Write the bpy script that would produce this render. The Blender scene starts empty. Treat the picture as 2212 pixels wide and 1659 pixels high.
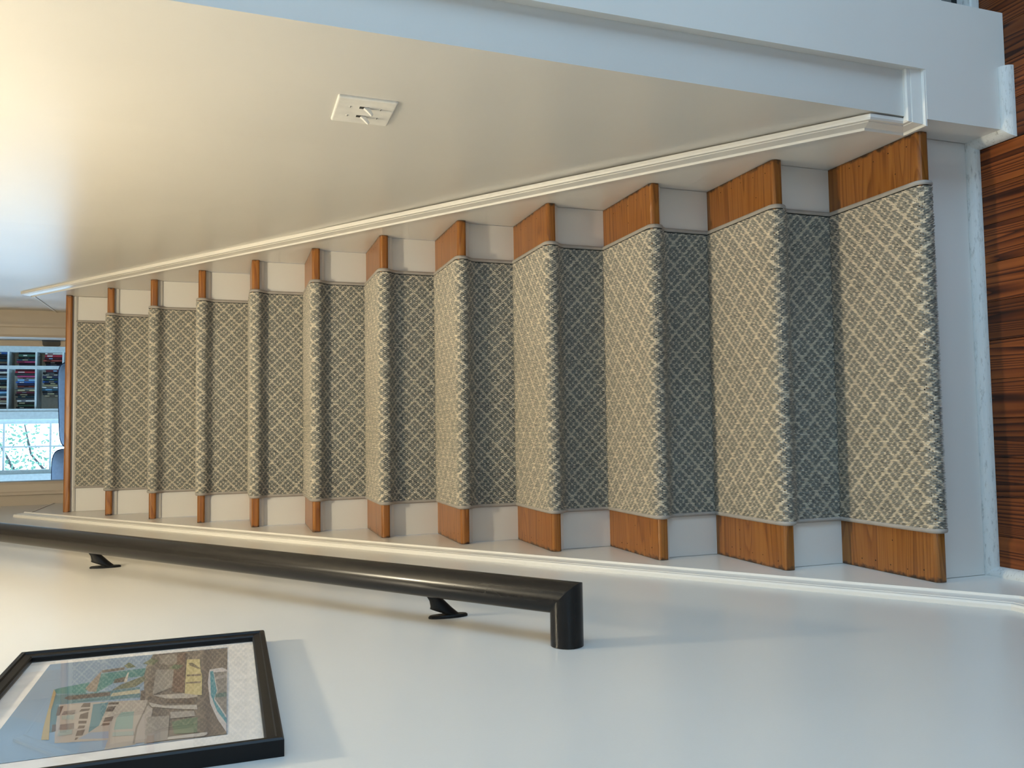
import bpy, bmesh, math, random
import numpy as np
from mathutils import Vector, Matrix

# ------------------------------------------------------------------ camera, sky, exposure
scene = bpy.context.scene
C = scene.collection
rng = random.Random(7)

CAM = Vector((-0.14703, -1.34099, 1.60038))
PITCH, ROLL, YAW = -0.335596, -0.003628, -0.058558
FOCAL_PX = 1757.76
rot = Matrix.Rotation(YAW, 3, 'Z') @ Matrix.Rotation(PITCH, 3, 'X') @ Matrix.Rotation(ROLL, 3, 'Y')
right, fwd, up = rot.col[0], rot.col[1], rot.col[2]
cam_data = bpy.data.cameras.new('camera')
cam = bpy.data.objects.new('camera', cam_data)
C.objects.link(cam)
m = Matrix.Identity(4)                       # the phone was held on its side: image left is up
for r in range(3):
    m[r][0], m[r][1], m[r][2], m[r][3] = -up[r], right[r], -fwd[r], CAM[r]
cam.matrix_world = m
cam_data.sensor_fit = 'HORIZONTAL'
cam_data.sensor_width = 36.0
cam_data.lens = 36.0 * FOCAL_PX / 2212.0
cam_data.clip_start = 0.02
cam_data.clip_end = 200
scene.camera = cam

SKY_STRENGTH = 7.4
LAMP_STRENGTH = 1150.0
EXPOSURE = 0.0
world = bpy.data.worlds.new('daylight')
scene.world = world
world.use_nodes = True
bg = world.node_tree.nodes['Background']
bg.inputs['Color'].default_value = (0.43, 0.695, 0.98, 1)
bg.inputs['Strength'].default_value = SKY_STRENGTH
vs = scene.view_settings
vs.view_transform = 'Standard'
vs.look = 'None'
vs.exposure = EXPOSURE
vs.gamma = 1.0
vs.use_curve_mapping = False
scene.cycles.max_bounces = 5
scene.cycles.diffuse_bounces = 3
scene.cycles.caustics_reflective = False
scene.cycles.caustics_refractive = False
scene.cycles.use_denoising = True
scene.cycles.adaptive_threshold = 0.06
scene.cycles.adaptive_min_samples = 16

def portal(name, loc, sx, sy, direction):
    """marks a window opening for the sky light to sample"""
    l = bpy.data.lights.new(name, 'AREA')
    l.shape = 'RECTANGLE'; l.size = sx; l.size_y = sy
    l.cycles.is_portal = True
    o = bpy.data.objects.new(name, l)
    o.location = loc
    o.rotation_euler = Vector(direction).to_track_quat('-Z', 'Y').to_euler()
    C.objects.link(o)
    return o

# ------------------------------------------------------------------ dimensions (metres)
W = 0.4848            # half width of the stairs
RUN, OVER, TH, RISE = 0.2488, 0.0333, 0.027, 0.19
N = 12
def NY(i): return i * RUN
def NZ(i): return RISE * (i + 1) + (0.010 if i == N - 1 else 0.0)
LANDING = NZ(N - 1)
DOOR_Y = 3.32
WALL_END = -0.040     # front end of the right hand wall
FAR_Y = 8.6
UP_CEIL = 4.75
LOW_CEIL = 3.40

# ------------------------------------------------------------------ node helpers
def mat(name):
    ma = bpy.data.materials.new(name)
    ma.use_nodes = True
    nt = ma.node_tree
    return ma, nt, nt.nodes['Principled BSDF']
def nd(nt, t, **kw):
    n = nt.nodes.new(t)
    for k, v in kw.items():
        if k in n.inputs: n.inputs[k].default_value = v
        else: setattr(n, k, v)
    return n
def lk(nt, a, b): nt.links.new(a, b)
def srgb(r, g, b):
    f = lambda c: (c / 255) / 12.92 if c / 255 <= 0.04045 else ((c / 255 + 0.055) / 1.055) ** 2.4
    return (f(r), f(g), f(b), 1)
def ramp(nt, stops):
    n = nt.nodes.new('ShaderNodeValToRGB')
    e = n.color_ramp.elements
    while len(e) < len(stops): e.new(0.5)
    for k, (p_, c_) in enumerate(stops):
        e[k].position = p_; e[k].color = c_
    return n

def paint(name, col, rough=0.45, bump=0.15, scale=260.0, spec=0.5, mottled=0.03):
    ma, nt, b = mat(name)
    geo = nd(nt, 'ShaderNodeNewGeometry')
    n1 = nd(nt, 'ShaderNodeTexNoise', Scale=1.7, Detail=3.0)
    lk(nt, geo.outputs['Position'], n1.inputs['Vector'])
    d = tuple(c * (1 - mottled) for c in col[:3]) + (1,)
    l_ = tuple(min(1, c * (1 + mottled)) for c in col[:3]) + (1,)
    r = ramp(nt, [(0.3, d), (0.7, l_)])
    lk(nt, n1.outputs['Fac'], r.inputs['Fac'])
    lk(nt, r.outputs['Color'], b.inputs['Base Color'])
    b.inputs['Roughness'].default_value = rough
    b.inputs['Specular IOR Level'].default_value = spec
    n2 = nd(nt, 'ShaderNodeTexNoise', Scale=scale, Detail=2.0)
    lk(nt, geo.outputs['Position'], n2.inputs['Vector'])
    bp = nd(nt, 'ShaderNodeBump', Strength=bump, Distance=0.0006)
    lk(nt, n2.outputs['Fac'], bp.inputs['Height'])
    lk(nt, bp.outputs['Normal'], b.inputs['Normal'])
    return ma

def plain(name, col, rough=0.5, metal=0.0, coat=0.0, spec=0.5):
    ma, nt, b = mat(name)
    geo = nd(nt, 'ShaderNodeNewGeometry')
    n1 = nd(nt, 'ShaderNodeTexNoise', Scale=35.0, Detail=3.0)
    lk(nt, geo.outputs['Position'], n1.inputs['Vector'])
    r = ramp(nt, [(0.3, tuple(c * .92 for c in col[:3]) + (1,)), (0.7, tuple(min(1, c * 1.06) for c in col[:3]) + (1,))])
    lk(nt, n1.outputs['Fac'], r.inputs['Fac'])
    lk(nt, r.outputs['Color'], b.inputs['Base Color'])
    b.inputs['Roughness'].default_value = rough
    b.inputs['Metallic'].default_value = metal
    b.inputs['Coat Weight'].default_value = coat
    b.inputs['Specular IOR Level'].default_value = spec
    return ma

def wood(name, dark, mid, light, axis, rough=0.35, rings=16.0, stretch=(1.1, 9.0), fine=(2.5, 150.0), edge_wear=False, coat=0.15, tone=0.25, ring_mix=0.6):
    """pine: growth lines are contours of a stretched noise; every board gets its own offset"""
    ma, nt, b = mat(name)
    geo = nd(nt, 'ShaderNodeNewGeometry')
    inf = nd(nt, 'ShaderNodeObjectInfo')
    off = nd(nt, 'ShaderNodeVectorMath', operation='SCALE')
    off.inputs[0].default_value = (31.7, 47.3, 19.1)
    lk(nt, inf.outputs['Random'], off.inputs['Scale'])
    add = nd(nt, 'ShaderNodeVectorMath', operation='ADD')
    lk(nt, geo.outputs['Position'], add.inputs[0]); lk(nt, off.outputs[0], add.inputs[1])
    def stretched(a, c):
        mp = nd(nt, 'ShaderNodeMapping')
        mp.inputs['Scale'].default_value = tuple(a if k == axis else c for k in range(3))
        lk(nt, add.outputs[0], mp.inputs['Vector'])
        return mp
    m1 = stretched(*stretch)
    n1 = nd(nt, 'ShaderNodeTexNoise', Scale=1.0, Detail=1.5, Roughness=0.4, Distortion=0.25)
    lk(nt, m1.outputs[0], n1.inputs['Vector'])
    mul = nd(nt, 'ShaderNodeMath', operation='MULTIPLY'); mul.inputs[1].default_value = rings
    lk(nt, n1.outputs['Fac'], mul.inputs[0])
    fr = nd(nt, 'ShaderNodeMath', operation='FRACT'); lk(nt, mul.outputs[0], fr.inputs[0])
    rr = ramp(nt, [(0.0, (0.25, 0.25, 0.25, 1)), (0.12, (0.9, 0.9, 0.9, 1)), (0.6, (0.6, 0.6, 0.6, 1)), (0.97, (0.05, 0.05, 0.05, 1))])
    lk(nt, fr.outputs[0], rr.inputs['Fac'])
    m2 = stretched(*fine)
    n2 = nd(nt, 'ShaderNodeTexNoise', Scale=1.0, Detail=4.0)
    lk(nt, m2.outputs[0], n2.inputs['Vector'])
    mx = nd(nt, 'ShaderNodeMix', data_type='FLOAT'); mx.inputs['Factor'].default_value = ring_mix
    lk(nt, n2.outputs['Fac'], mx.inputs[2]); lk(nt, rr.outputs['Color'], mx.inputs[3])
    cr = ramp(nt, [(0.15, dark), (0.5, mid), (0.85, light)])
    lk(nt, mx.outputs[0], cr.inputs['Fac'])
    # board to board tone
    hv = nd(nt, 'ShaderNodeHueSaturation')
    mr = nd(nt, 'ShaderNodeMapRange'); mr.inputs['To Min'].default_value = 1 - tone; mr.inputs['To Max'].default_value = 1 + tone
    lk(nt, inf.outputs['Random'], mr.inputs['Value']); lk(nt, mr.outputs[0], hv.inputs['Value'])
    lk(nt, cr.outputs['Color'], hv.inputs['Color'])
    col = hv.outputs['Color']
    if edge_wear:
        sx = nd(nt, 'ShaderNodeSeparateXYZ'); lk(nt, geo.outputs['Position'], sx.inputs[0])
        ab = nd(nt, 'ShaderNodeMath', operation='ABSOLUTE'); lk(nt, sx.outputs['X'], ab.inputs[0])
        n3 = nd(nt, 'ShaderNodeTexNoise', Scale=60.0, Detail=4.0); lk(nt, geo.outputs['Position'], n3.inputs['Vector'])
        ma3 = nd(nt, 'ShaderNodeMath', operation='MULTIPLY_ADD'); ma3.inputs[1].default_value = 0.03
        lk(nt, n3.outputs['Fac'], ma3.inputs[0]); lk(nt, ab.outputs[0], ma3.inputs[2])
        mr2 = nd(nt, 'ShaderNodeMapRange'); mr2.inputs['From Min'].default_value = 0.492; mr2.inputs['From Max'].default_value = 0.500
        lk(nt, ma3.outputs[0], mr2.inputs['Value'])
        mc = nd(nt, 'ShaderNodeMix', data_type='RGBA'); mc.inputs[7].default_value = (0.035, 0.016, 0.007, 1)
        lk(nt, mr2.outputs[0], mc.inputs['Factor']); lk(nt, col, mc.inputs[6])
        col = mc.outputs[2]
    lk(nt, col, b.inputs['Base Color'])
    b.inputs['Roughness'].default_value = rough
    b.inputs['Coat Weight'].default_value = coat
    b.inputs['Coat Roughness'].default_value = 0.2
    bp = nd(nt, 'ShaderNodeBump', Strength=0.2, Distance=0.0006)
    lk(nt, mx.outputs[0], bp.inputs['Height']); lk(nt, bp.outputs['Normal'], b.inputs['Normal'])
    return ma

def scuffed_paint(name, col):
    ma = paint(name, col, rough=0.4, bump=0.1)
    nt = ma.node_tree; b = nt.nodes['Principled BSDF']
    src = b.inputs['Base Color'].links[0].from_socket
    geo = nd(nt, 'ShaderNodeNewGeometry')
    mp = nd(nt, 'ShaderNodeMapping'); mp.inputs['Scale'].default_value = (40, 160, 160)
    lk(nt, geo.outputs['Position'], mp.inputs['Vector'])
    n = nd(nt, 'ShaderNodeTexNoise', Scale=1.0, Detail=5.0, Roughness=0.7); lk(nt, mp.outputs[0], n.inputs['Vector'])
    r = ramp(nt, [(0.54, (0, 0, 0, 1)), (0.75, (1, 1, 1, 1))]); lk(nt, n.outputs['Fac'], r.inputs['Fac'])
    mx = nd(nt, 'ShaderNodeMix', data_type='RGBA'); mx.inputs[7].default_value = (0.30, 0.29, 0.26, 1)
    lk(nt, r.outputs['Color'], mx.inputs['Factor']); lk(nt, src, mx.inputs[6])
    lk(nt, mx.outputs[2], b.inputs['Base Color'])
    return ma

def vcol(name, rough=0.9, attr='col', sheen=0.0):
    ma, nt, b = mat(name)
    a = nd(nt, 'ShaderNodeAttribute', attribute_name=attr)
    lk(nt, a.outputs['Color'], b.inputs['Base Color'])
    b.inputs['Roughness'].default_value = rough
    b.inputs['Specular IOR Level'].default_value = 0.15
    b.inputs['Sheen Weight'].default_value = sheen
    return ma

def pile_material():
    """wool loops: grey ovals, three by three in each diamond of a cream lattice. 'st' holds the place on the carpet in diamonds, 'tw' a yarn-to-yarn variation"""
    ma, nt, b = mat('loop_pile_wool')
    a = nd(nt, 'ShaderNodeAttribute', attribute_name='st')
    sp = nd(nt, 'ShaderNodeSeparateXYZ'); lk(nt, a.outputs['Vector'], sp.inputs[0])
    def mth(op, x, y=None, z=None):
        n = nd(nt, 'ShaderNodeMath', operation=op)
        for k, q in enumerate((x, y, z)):
            if q is None: continue
            if isinstance(q, (int, float)): n.inputs[k].default_value = q
            else: lk(nt, q, n.inputs[k])
        return n.outputs[0]
    G = 0.050
    ds = []; ft = []
    for op in ('ADD', 'SUBTRACT'):
        f = mth('FRACT', mth(op, sp.outputs['X'], sp.outputs['Y']))
        t = mth('MULTIPLY', mth('SUBTRACT', f, G), 3.0 / (1 - 2 * G))
        ds.append(mth('SUBTRACT', mth('FRACT', t), 0.5))
        ft.append(mth('ABSOLUTE', mth('SUBTRACT', f, 0.5)))
    lat = mth('GREATER_THAN', mth('MAXIMUM', ft[0], ft[1]), 0.5 - G)
    dx = mth('ADD', ds[0], ds[1]); dy = mth('SUBTRACT', ds[0], ds[1])
    r2 = mth('ADD', mth('MULTIPLY', dx, dx), mth('MULTIPLY', mth('MULTIPLY', dy, dy), 0.62))
    blob = mth('LESS_THAN', r2, 0.36)
    grey = mth('MULTIPLY', blob, mth('SUBTRACT', 1.0, lat))
    mc = nd(nt, 'ShaderNodeMix', data_type='RGBA')
    mc.inputs[6].default_value = (0.73, 0.66, 0.54, 1); mc.inputs[7].default_value = (0.318, 0.312, 0.280, 1)
    lk(nt, grey, mc.inputs['Factor'])
    hv = nd(nt, 'ShaderNodeHueSaturation'); lk(nt, mc.outputs[2], hv.inputs['Color']); lk(nt, sp.outputs['Z'], hv.inputs['Value'])
    lk(nt, hv.outputs['Color'], b.inputs['Base Color'])
    b.inputs['Roughness'].default_value = 0.95
    b.inputs['Specular IOR Level'].default_value = 0.1
    return ma

M = {}
M['wall'] = paint('wall_paint', (0.70, 0.67, 0.615), rough=0.26, bump=0.10, scale=420)
M['trim'] = paint('trim_paint', (0.80, 0.765, 0.70), rough=0.27, bump=0.05)
M['riser'] = paint('riser_paint', (0.76, 0.735, 0.685), rough=0.32, bump=0.08)
M['shoe'] = scuffed_paint('scuffed_shoe_paint', (0.70, 0.70, 0.67))
M['ceiling'] = paint('ceiling_paint', (0.78, 0.76, 0.72), rough=0.8)
M['tread'] = wood('honey_pine', srgb(106, 60, 18), srgb(150, 93, 36), srgb(168, 113, 50), 0, rough=0.32, rings=20, stretch=(0.9, 12.0), edge_wear=True, tone=0.10, ring_mix=0.38)
M['floor'] = wood('heart_pine', srgb(40, 16, 6), srgb(100, 48, 17), srgb(132, 72, 30), 1, rough=0.40, rings=26, stretch=(0.30, 15.0), tone=0.34, ring_mix=0.72, coat=0.12)
M['floor'].node_tree.nodes['Principled BSDF'].inputs['Specular IOR Level'].default_value = 0.25
M['rail'] = plain('black_lacquer', (0.010, 0.0085, 0.0075), rough=0.25, coat=0.04, spec=0.26)
M['iron'] = plain('black_iron', (0.006, 0.006, 0.006), rough=0.4, spec=0.3)
M['frame'] = plain('black_frame', (0.006, 0.0055, 0.0055), rough=0.42, spec=0.22)
M['paper'] = plain('paper_white', (0.72, 0.66, 0.60), rough=0.8)
M['print'] = vcol('printed_ink', 0.7)
M['pile'] = pile_material()
M['backing'] = plain('carpet_backing', (0.05, 0.05, 0.045), rough=1.0, spec=0.1)
M['tape'] = plain('binding_tape', (0.42, 0.385, 0.345), rough=0.85, spec=0.2)
M['plastic'] = plain('switch_plastic', (0.82, 0.79, 0.73), rough=0.3)
M['slot'] = plain('dark_slot', (0.02, 0.02, 0.02), rough=0.6)
M['hole'] = plain('nail_hole', (0.02, 0.008, 0.004), rough=0.8)
M['shelfpaint'] = plain('bookcase_paint', (0.80, 0.87, 0.84), rough=0.4)
M['blue'] = plain('blue_upholstery', (0.30, 0.37, 0.48), rough=0.9, spec=0.2)
M['navy'] = plain('navy_piping', (0.012, 0.02, 0.05), rough=0.8)
M['pages'] = plain('book_pages', (0.72, 0.66, 0.54), rough=0.9)
M['leafmat'] = plain('leaf_green', (0.075, 0.17, 0.10), rough=0.6)
M['bark'] = plain('tree_bark', (0.035, 0.03, 0.028), rough=0.9)
M['tan'] = paint('tan_wall', (0.46, 0.385, 0.295), rough=0.5)  # one darker tan base colour for landing wall, casings and door
M['grey'] = plain('grey_metal', (0.16, 0.15, 0.14), rough=0.5)
M['oak'] = M['tread']
# panes: clear with a mirror-like film
def glass(name, ior=1.45):
    ma = bpy.data.materials.new(name); ma.use_nodes = True
    nt = ma.node_tree; nt.nodes.clear()
    out = nd(nt, 'ShaderNodeOutputMaterial'); tr = nd(nt, 'ShaderNodeBsdfTransparent'); gl = nd(nt, 'ShaderNodeBsdfGlossy')
    gl.inputs['Roughness'].default_value = 0.015
    fr = nd(nt, 'ShaderNodeFresnel'); fr.inputs['IOR'].default_value = ior
    mx = nd(nt, 'ShaderNodeMixShader')
    geo = nd(nt, 'ShaderNodeNewGeometry'); inv = nd(nt, 'ShaderNodeMath', operation='SUBTRACT'); inv.inputs[0].default_value = 1.0
    lk(nt, geo.outputs['Backfacing'], inv.inputs[1])
    ml = nd(nt, 'ShaderNodeMath', operation='MULTIPLY'); lk(nt, fr.outputs[0], ml.inputs[0]); lk(nt, inv.outputs[0], ml.inputs[1])
    lk(nt, ml.outputs[0], mx.inputs[0]); lk(nt, tr.outputs[0], mx.inputs[1]); lk(nt, gl.outputs[0], mx.inputs[2]); lk(nt, mx.outputs[0], out.inputs['Surface'])
    return ma
M['glass'] = glass('pane_glass')
ma, nt, b = mat('lamp_glass_lit')
b.inputs['Base Color'].default_value = (0.9, 0.85, 0.75, 1)
b.inputs['Emission Color'].default_value = (1.0, 0.875, 0.63, 1)
b.inputs['Emission Strength'].default_value = LAMP_STRENGTH
M['lamp'] = ma

# ------------------------------------------------------------------ mesh helpers
def link(name, me, material, parent=None, smooth=False):
    o = bpy.data.objects.new(name, me)
    C.objects.link(o)
    if material and not me.materials: me.materials.append(material)
    if smooth:
        me.polygons.foreach_set('use_smooth', [True] * len(me.polygons))
    if parent:
        o.parent = parent
        if parent.type == 'EMPTY': o.matrix_parent_inverse = Matrix.Translation(-Vector(parent.location))
    return o
def mesh(name, verts, faces):
    me = bpy.data.meshes.new(name)
    me.from_pydata([tuple(v) for v in verts], [], faces)
    me.update()
    return me
def fix(me):
    bm = bmesh.new(); bm.from_mesh(me)
    bmesh.ops.recalc_face_normals(bm, faces=bm.faces)
    bm.to_mesh(me); bm.free(); me.update()
    return me
class MB:
    def __init__(s): s.v = []; s.f = []
    def box(s, x0, x1, y0, y1, z0, z1):
        n = len(s.v)
        s.v += [(x, y, z) for z in (z0, z1) for y in (y0, y1) for x in (x0, x1)]
        s.f += [tuple(n + k for k in q) for q in ((0, 2, 3, 1), (4, 5, 7, 6), (0, 1, 5, 4), (2, 6, 7, 3), (0, 4, 6, 2), (1, 3, 7, 5))]
        return s
    def prism(s, poly, axis, a, b):
        """poly in the two other axes (order x,y,z without axis), extruded from a to b"""
        n = len(s.v); k = len(poly)
        for t in (a, b):
            for q in poly:
                c = list(q); c.insert(axis, t); s.v.append(tuple(c))
        s.f.append(tuple(range(n, n + k))); s.f.append(tuple(range(n + 2 * k - 1, n + k - 1, -1)))
        for i in range(k):
            j = (i + 1) % k
            s.f.append((n + i, n + j, n + k + j, n + k + i))
        return s
    def loft(s, rings, closed=True, caps=True):
        n = len(s.v); k = len(rings[0])
        for r in rings: s.v += [tuple(q) for q in r]
        for a in range(len(rings) - 1):
            for i in range(k if closed else k - 1):
                j = (i + 1) % k
                s.f.append((n + a * k + i, n + a * k + j, n + (a + 1) * k + j, n + (a + 1) * k + i))
        if caps and closed:
            s.f.append(tuple(range(n + k - 1, n - 1, -1)))
            s.f.append(tuple(range(n + (len(rings) - 1) * k, n + len(rings) * k)))
        return s
    def mesh(s, name, bevel=0.0, seg=2):
        me = mesh(name, s.v, s.f)
        bm = bmesh.new(); bm.from_mesh(me)
        bmesh.ops.recalc_face_normals(bm, faces=bm.faces)
        if bevel:
            bmesh.ops.bevel(bm, geom=list(bm.edges), offset=bevel, segments=seg, profile=0.5, affect='EDGES', clamp_overlap=True)
        bm.to_mesh(me); bm.free(); me.update()
        return me
    def build(s, name, material, parent=None, bevel=0.0, seg=2, smooth=False):
        return link(name, s.mesh(name, bevel, seg), material, parent, smooth)
def tag(o, label=None, cat=None, group=None, kind=None):
    if label: o['label'] = label
    if cat: o['category'] = cat
    if group: o['group'] = group
    if kind: o['kind'] = kind
    return o
def thing(name, label, cat, loc=(0, 0, 0), group=None):
    o = bpy.data.objects.new(name, None)
    o.empty_display_size = 0.1
    o.location = loc
    C.objects.link(o)
    return tag(o, label, cat, group)
def struct(o, label, cat=None):
    return tag(o, label, cat, kind='structure')
def copy_obj(o, parent=None):
    c = o.copy(); C.objects.link(c); c.parent = parent
    if parent: c.matrix_parent_inverse = o.matrix_parent_inverse.copy()
    return c
def tube_rings(path, radius, seg=20, squash=1.0):
    """rings of a round bar along a polyline, mitred at its corners"""
    P = [Vector(q) for q in path]
    rings = []
    ref = None
    for i, q in enumerate(P):
        d0 = (P[i] - P[i - 1]).normalized() if i else None
        d1 = (P[i + 1] - P[i]).normalized() if i < len(P) - 1 else None
        d = d0 or d1
        if ref is None:
            a = Vector((0, 0, 1)) if abs(d.z) < 0.9 else Vector((1, 0, 0))
            ref = d.cross(a).normalized()
        u_ = ref
        v_ = d.cross(u_).normalized()
        nrm = ((d0 or d1) + (d1 or d0)).normalized()
        rr = radius[i] if isinstance(radius, (list, tuple)) else radius
        ring = []
        for k in range(seg):
            t = 2 * math.pi * k / seg
            o_ = u_ * math.cos(t) * rr + v_ * math.sin(t) * rr * squash
            lam = -(o_.dot(nrm)) / d.dot(nrm)      # slide along the bar onto the mitre plane
            ring.append(q + o_ + d * lam)
        rings.append(ring)
        if d0 and d1:                              # carry the frame through the bend
            q_ = d0.rotation_difference(d1)
            ref = (q_ @ ref).normalized()
    return rings

# ------------------------------------------------------------------ the shell
# lower room
mb = MB().box(-3.2, 3.2, -4.6, 0.6, -0.06, -0.016).box(-0.485, 0.6, 0.0, 3.4, -0.06, -0.02)
floor = struct(mb.build('floor', M['floor']), 'reddish heart pine plank floor at the foot of the stairs', 'floor')
# planks run away from the camera; each is its own board
plank_me = MB().box(-0.5, 0.5, -0.5, 0.5, -0.016, 0.0).mesh('plank')
plank_me.materials.append(M['floor'])
PW = 0.0862
x = -0.4848
col_i = 0
while x < 2.6:
    y1 = 0.034 if x < 0.47 else 0.32
    y = -4.5 + rng.uniform(0, 0.9)
    cuts = [-4.5]
    while y < y1 - 0.6:
        cuts.append(y); y += rng.uniform(1.1, 2.4)
    cuts.append(y1)
    if col_i == 4: cuts = [-4.5, -3.0, -1.2, -0.215, y1]
    for a, b_ in zip(cuts[:-1], cuts[1:]):
        p_ = bpy.data.objects.new('plank', plank_me); C.objects.link(p_)
        p_.parent = floor
        p_.location = (x + PW / 2, (a + b_) / 2, rng.uniform(-0.0006, 0.0004))
        p_.scale = (PW - 0.0012, b_ - a - 0.001, 1)
    x += PW; col_i += 1
for k, x in enumerate([-0.4848 - PW * (j + 1) for j in range(0)]): pass

# left wall, one plane from the lower room to the upper landing
lw = MB()
lw.box(-0.62, -0.489, -4.6, DOOR_Y + 0.12, -0.05, UP_CEIL)
wall_left = struct(lw.build('wall_left', M['wall']), 'cream painted wall carrying the handrail and picture', 'wall')

# right wall: ends in a free corner beside the first step
def wall_right_mesh():
    ys = [WALL_END, 0.5, 1.4, DOOR_Y + 0.12]; zs = [0.0, 1.0, 2.0, 3.0, UP_CEIL]
    v = []; f = []
    for y in ys:
        lean = 0.020 * max(0.0, 1 - (y - WALL_END) / 1.4)
        for z in zs:
            v.append((0.490 + lean * max(0, z - 0.25) / 1.4, y, z))
    nz = len(zs)
    for i in range(len(ys) - 1):
        for j in range(nz - 1):
            f.append((i * nz + j, i * nz + j + 1, (i + 1) * nz + j + 1, (i + 1) * nz + j))
    n = len(v)
    v += [(0.70, y, z) for y in (ys[0], ys[-1]) for z in (zs[0], zs[-1])]
    f.append(tuple(range(0, nz)) + (n + 1, n))                      # front end
    f.append(tuple(range(len(ys) * nz - nz, len(ys) * nz))[::-1] + (n + 2, n + 3))
    f.append((n, n + 1, n + 3, n + 2))
    return fix(mesh('wall_right', v, f))
wall_right = struct(link('wall_right', wall_right_mesh(), M['wall']), 'cream painted wall with the light switches, ending at the first step', 'wall')
# proud vertical board on the wall end and the plinth under the cap, flush with each other
mb = MB()
mb.prism([(0.4844, 0.0), (0.747, 0.0), (0.747, LOW_CEIL), (0.607, LOW_CEIL), (0.591, 0.226), (0.4844, 0.226)], 1, WALL_END - 0.019, 0.032)
struct(mb.build('trim_1', M['trim']), 'blue-shaded flat board and plinth at the end of the right wall', 'trim')

# ceilings and remaining walls of the house around the stairs
struct(MB().box(-3.2, 3.2, -4.6, -0.12, LOW_CEIL, LOW_CEIL + 0.1).box(0.70, 3.2, -0.12, 0.6, LOW_CEIL, LOW_CEIL + 0.1).build('ceiling', M['ceiling']), 'white ceiling over the foot of the stairs', 'ceiling')
struct(MB().box(-0.62, 0.80, -0.22, -0.12, LOW_CEIL, UP_CEIL).build('wall_header', M['wall']), 'wall above the stair opening', 'wall')
struct(MB().box(-2.8, 2.8, -0.22, 9.0, UP_CEIL, UP_CEIL + 0.1).build('ceiling_upper', M['ceiling']), 'white ceiling of the upper floor', 'ceiling')
mb = MB()   # back of the lower room with one wide window opening, right side wall
bw = (0.4, 1.5, 1.0, 2.15)
mb.box(-0.62, bw[0], -4.72, -4.6, 0, LOW_CEIL).box(bw[1], 3.2, -4.72, -4.6, 0, LOW_CEIL).box(bw[0], bw[1], -4.72, -4.6, 0, bw[2]).box(bw[0], bw[1], -4.72, -4.6, bw[3], LOW_CEIL)
struct(mb.build('wall_back', M['wall']), 'wall with the window behind the viewer', 'wall')
struct(MB().box(2.6, 2.72, -4.6, -2.6, 0, LOW_CEIL).box(2.6, 2.72, -0.7, 0.5, 0, LOW_CEIL).box(2.6, 2.72, -2.6, -0.7, 0, 0.7).box(2.6, 2.72, -2.6, -0.7, 2.5, LOW_CEIL).build('wall_side', M['wall']), 'side wall of the lower room with an added daylight opening', 'wall')  # unseen opening added to raise the cool light on the left wall
struct(MB().box(0.747, 2.6, 0.30, 0.42, 0, LOW_CEIL).build('wall_front', M['wall']), 'wall beyond the end of the stair wall', 'wall')

def window(name, label, x0, x1, z0, z1, y, inward, cols, rows, depth=0.10):
    """wooden sash with panes; inward is the sign of the room side in y"""
    root = thing(name, label, 'window', ((x0 + x1) / 2, y, z0))
    root['kind'] = 'structure'
    s = 0.045
    f = MB()
    for a in ((x0, x0 + s, z0, z1), (x1 - s, x1, z0, z1), (x0, x1, z0, z0 + s), (x0, x1, z1 - s, z1)):
        f.box(a[0], a[1], y - 0.02, y + 0.02, a[2], a[3])
    f.build('sash', M['shelfpaint'], root)
    xs = [x0 + s + (x1 - x0 - 2 * s) * k / cols for k in range(cols + 1)]
    zs = [z0 + s + (z1 - z0 - 2 * s) * k / rows for k in range(rows + 1)] if isinstance(rows, int) else rows
    for xx in xs[1:-1]: MB().box(xx - 0.009, xx + 0.009, y - 0.014, y + 0.014, z0 + s, z1 - s).build('muntin', M['shelfpaint'], root)
    for zz in zs[1:-1]: MB().box(x0 + s, x1 - s, y - 0.013, y + 0.013, zz - 0.010, zz + 0.010).build('muntin', M['shelfpaint'], root)
    for a in range(len(xs) - 1):
        for c in range(len(zs) - 1):
            MB().box(xs[a] + 0.002, xs[a + 1] - 0.002, y - 0.002, y + 0.002, zs[c] + 0.002, zs[c + 1] - 0.002).build('pane', M['glass'], root)
    cw = 0.085; yi = y + inward * 0.06
    ya, yb = sorted((yi, yi + inward * 0.02))
    for a in ((x0 - cw, x0, z0 - cw, z1 + cw), (x1, x1 + cw, z0 - cw, z1 + cw), (x0, x1, z1, z1 + cw), (x0, x1, z0 - cw, z0)):
        MB().box(a[0], a[1], ya, yb, a[2], a[3]).build('casing', M['shelfpaint'], root, bevel=0.003)
    return root
window('window_1', 'wide window behind the viewer', bw[0], bw[1], bw[2], bw[3], -4.66, 1, 4, 2)
portal('window_portal', ((bw[0] + bw[1]) / 2, -4.60, (bw[2] + bw[3]) / 2), bw[1] - bw[0], bw[3] - bw[2], (0, 1, 0))
portal('added_side_portal', (2.59, -1.65, 1.6), 1.9, 1.8, (-1, 0, 0))  # sky light through the added opening in the side wall

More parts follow.
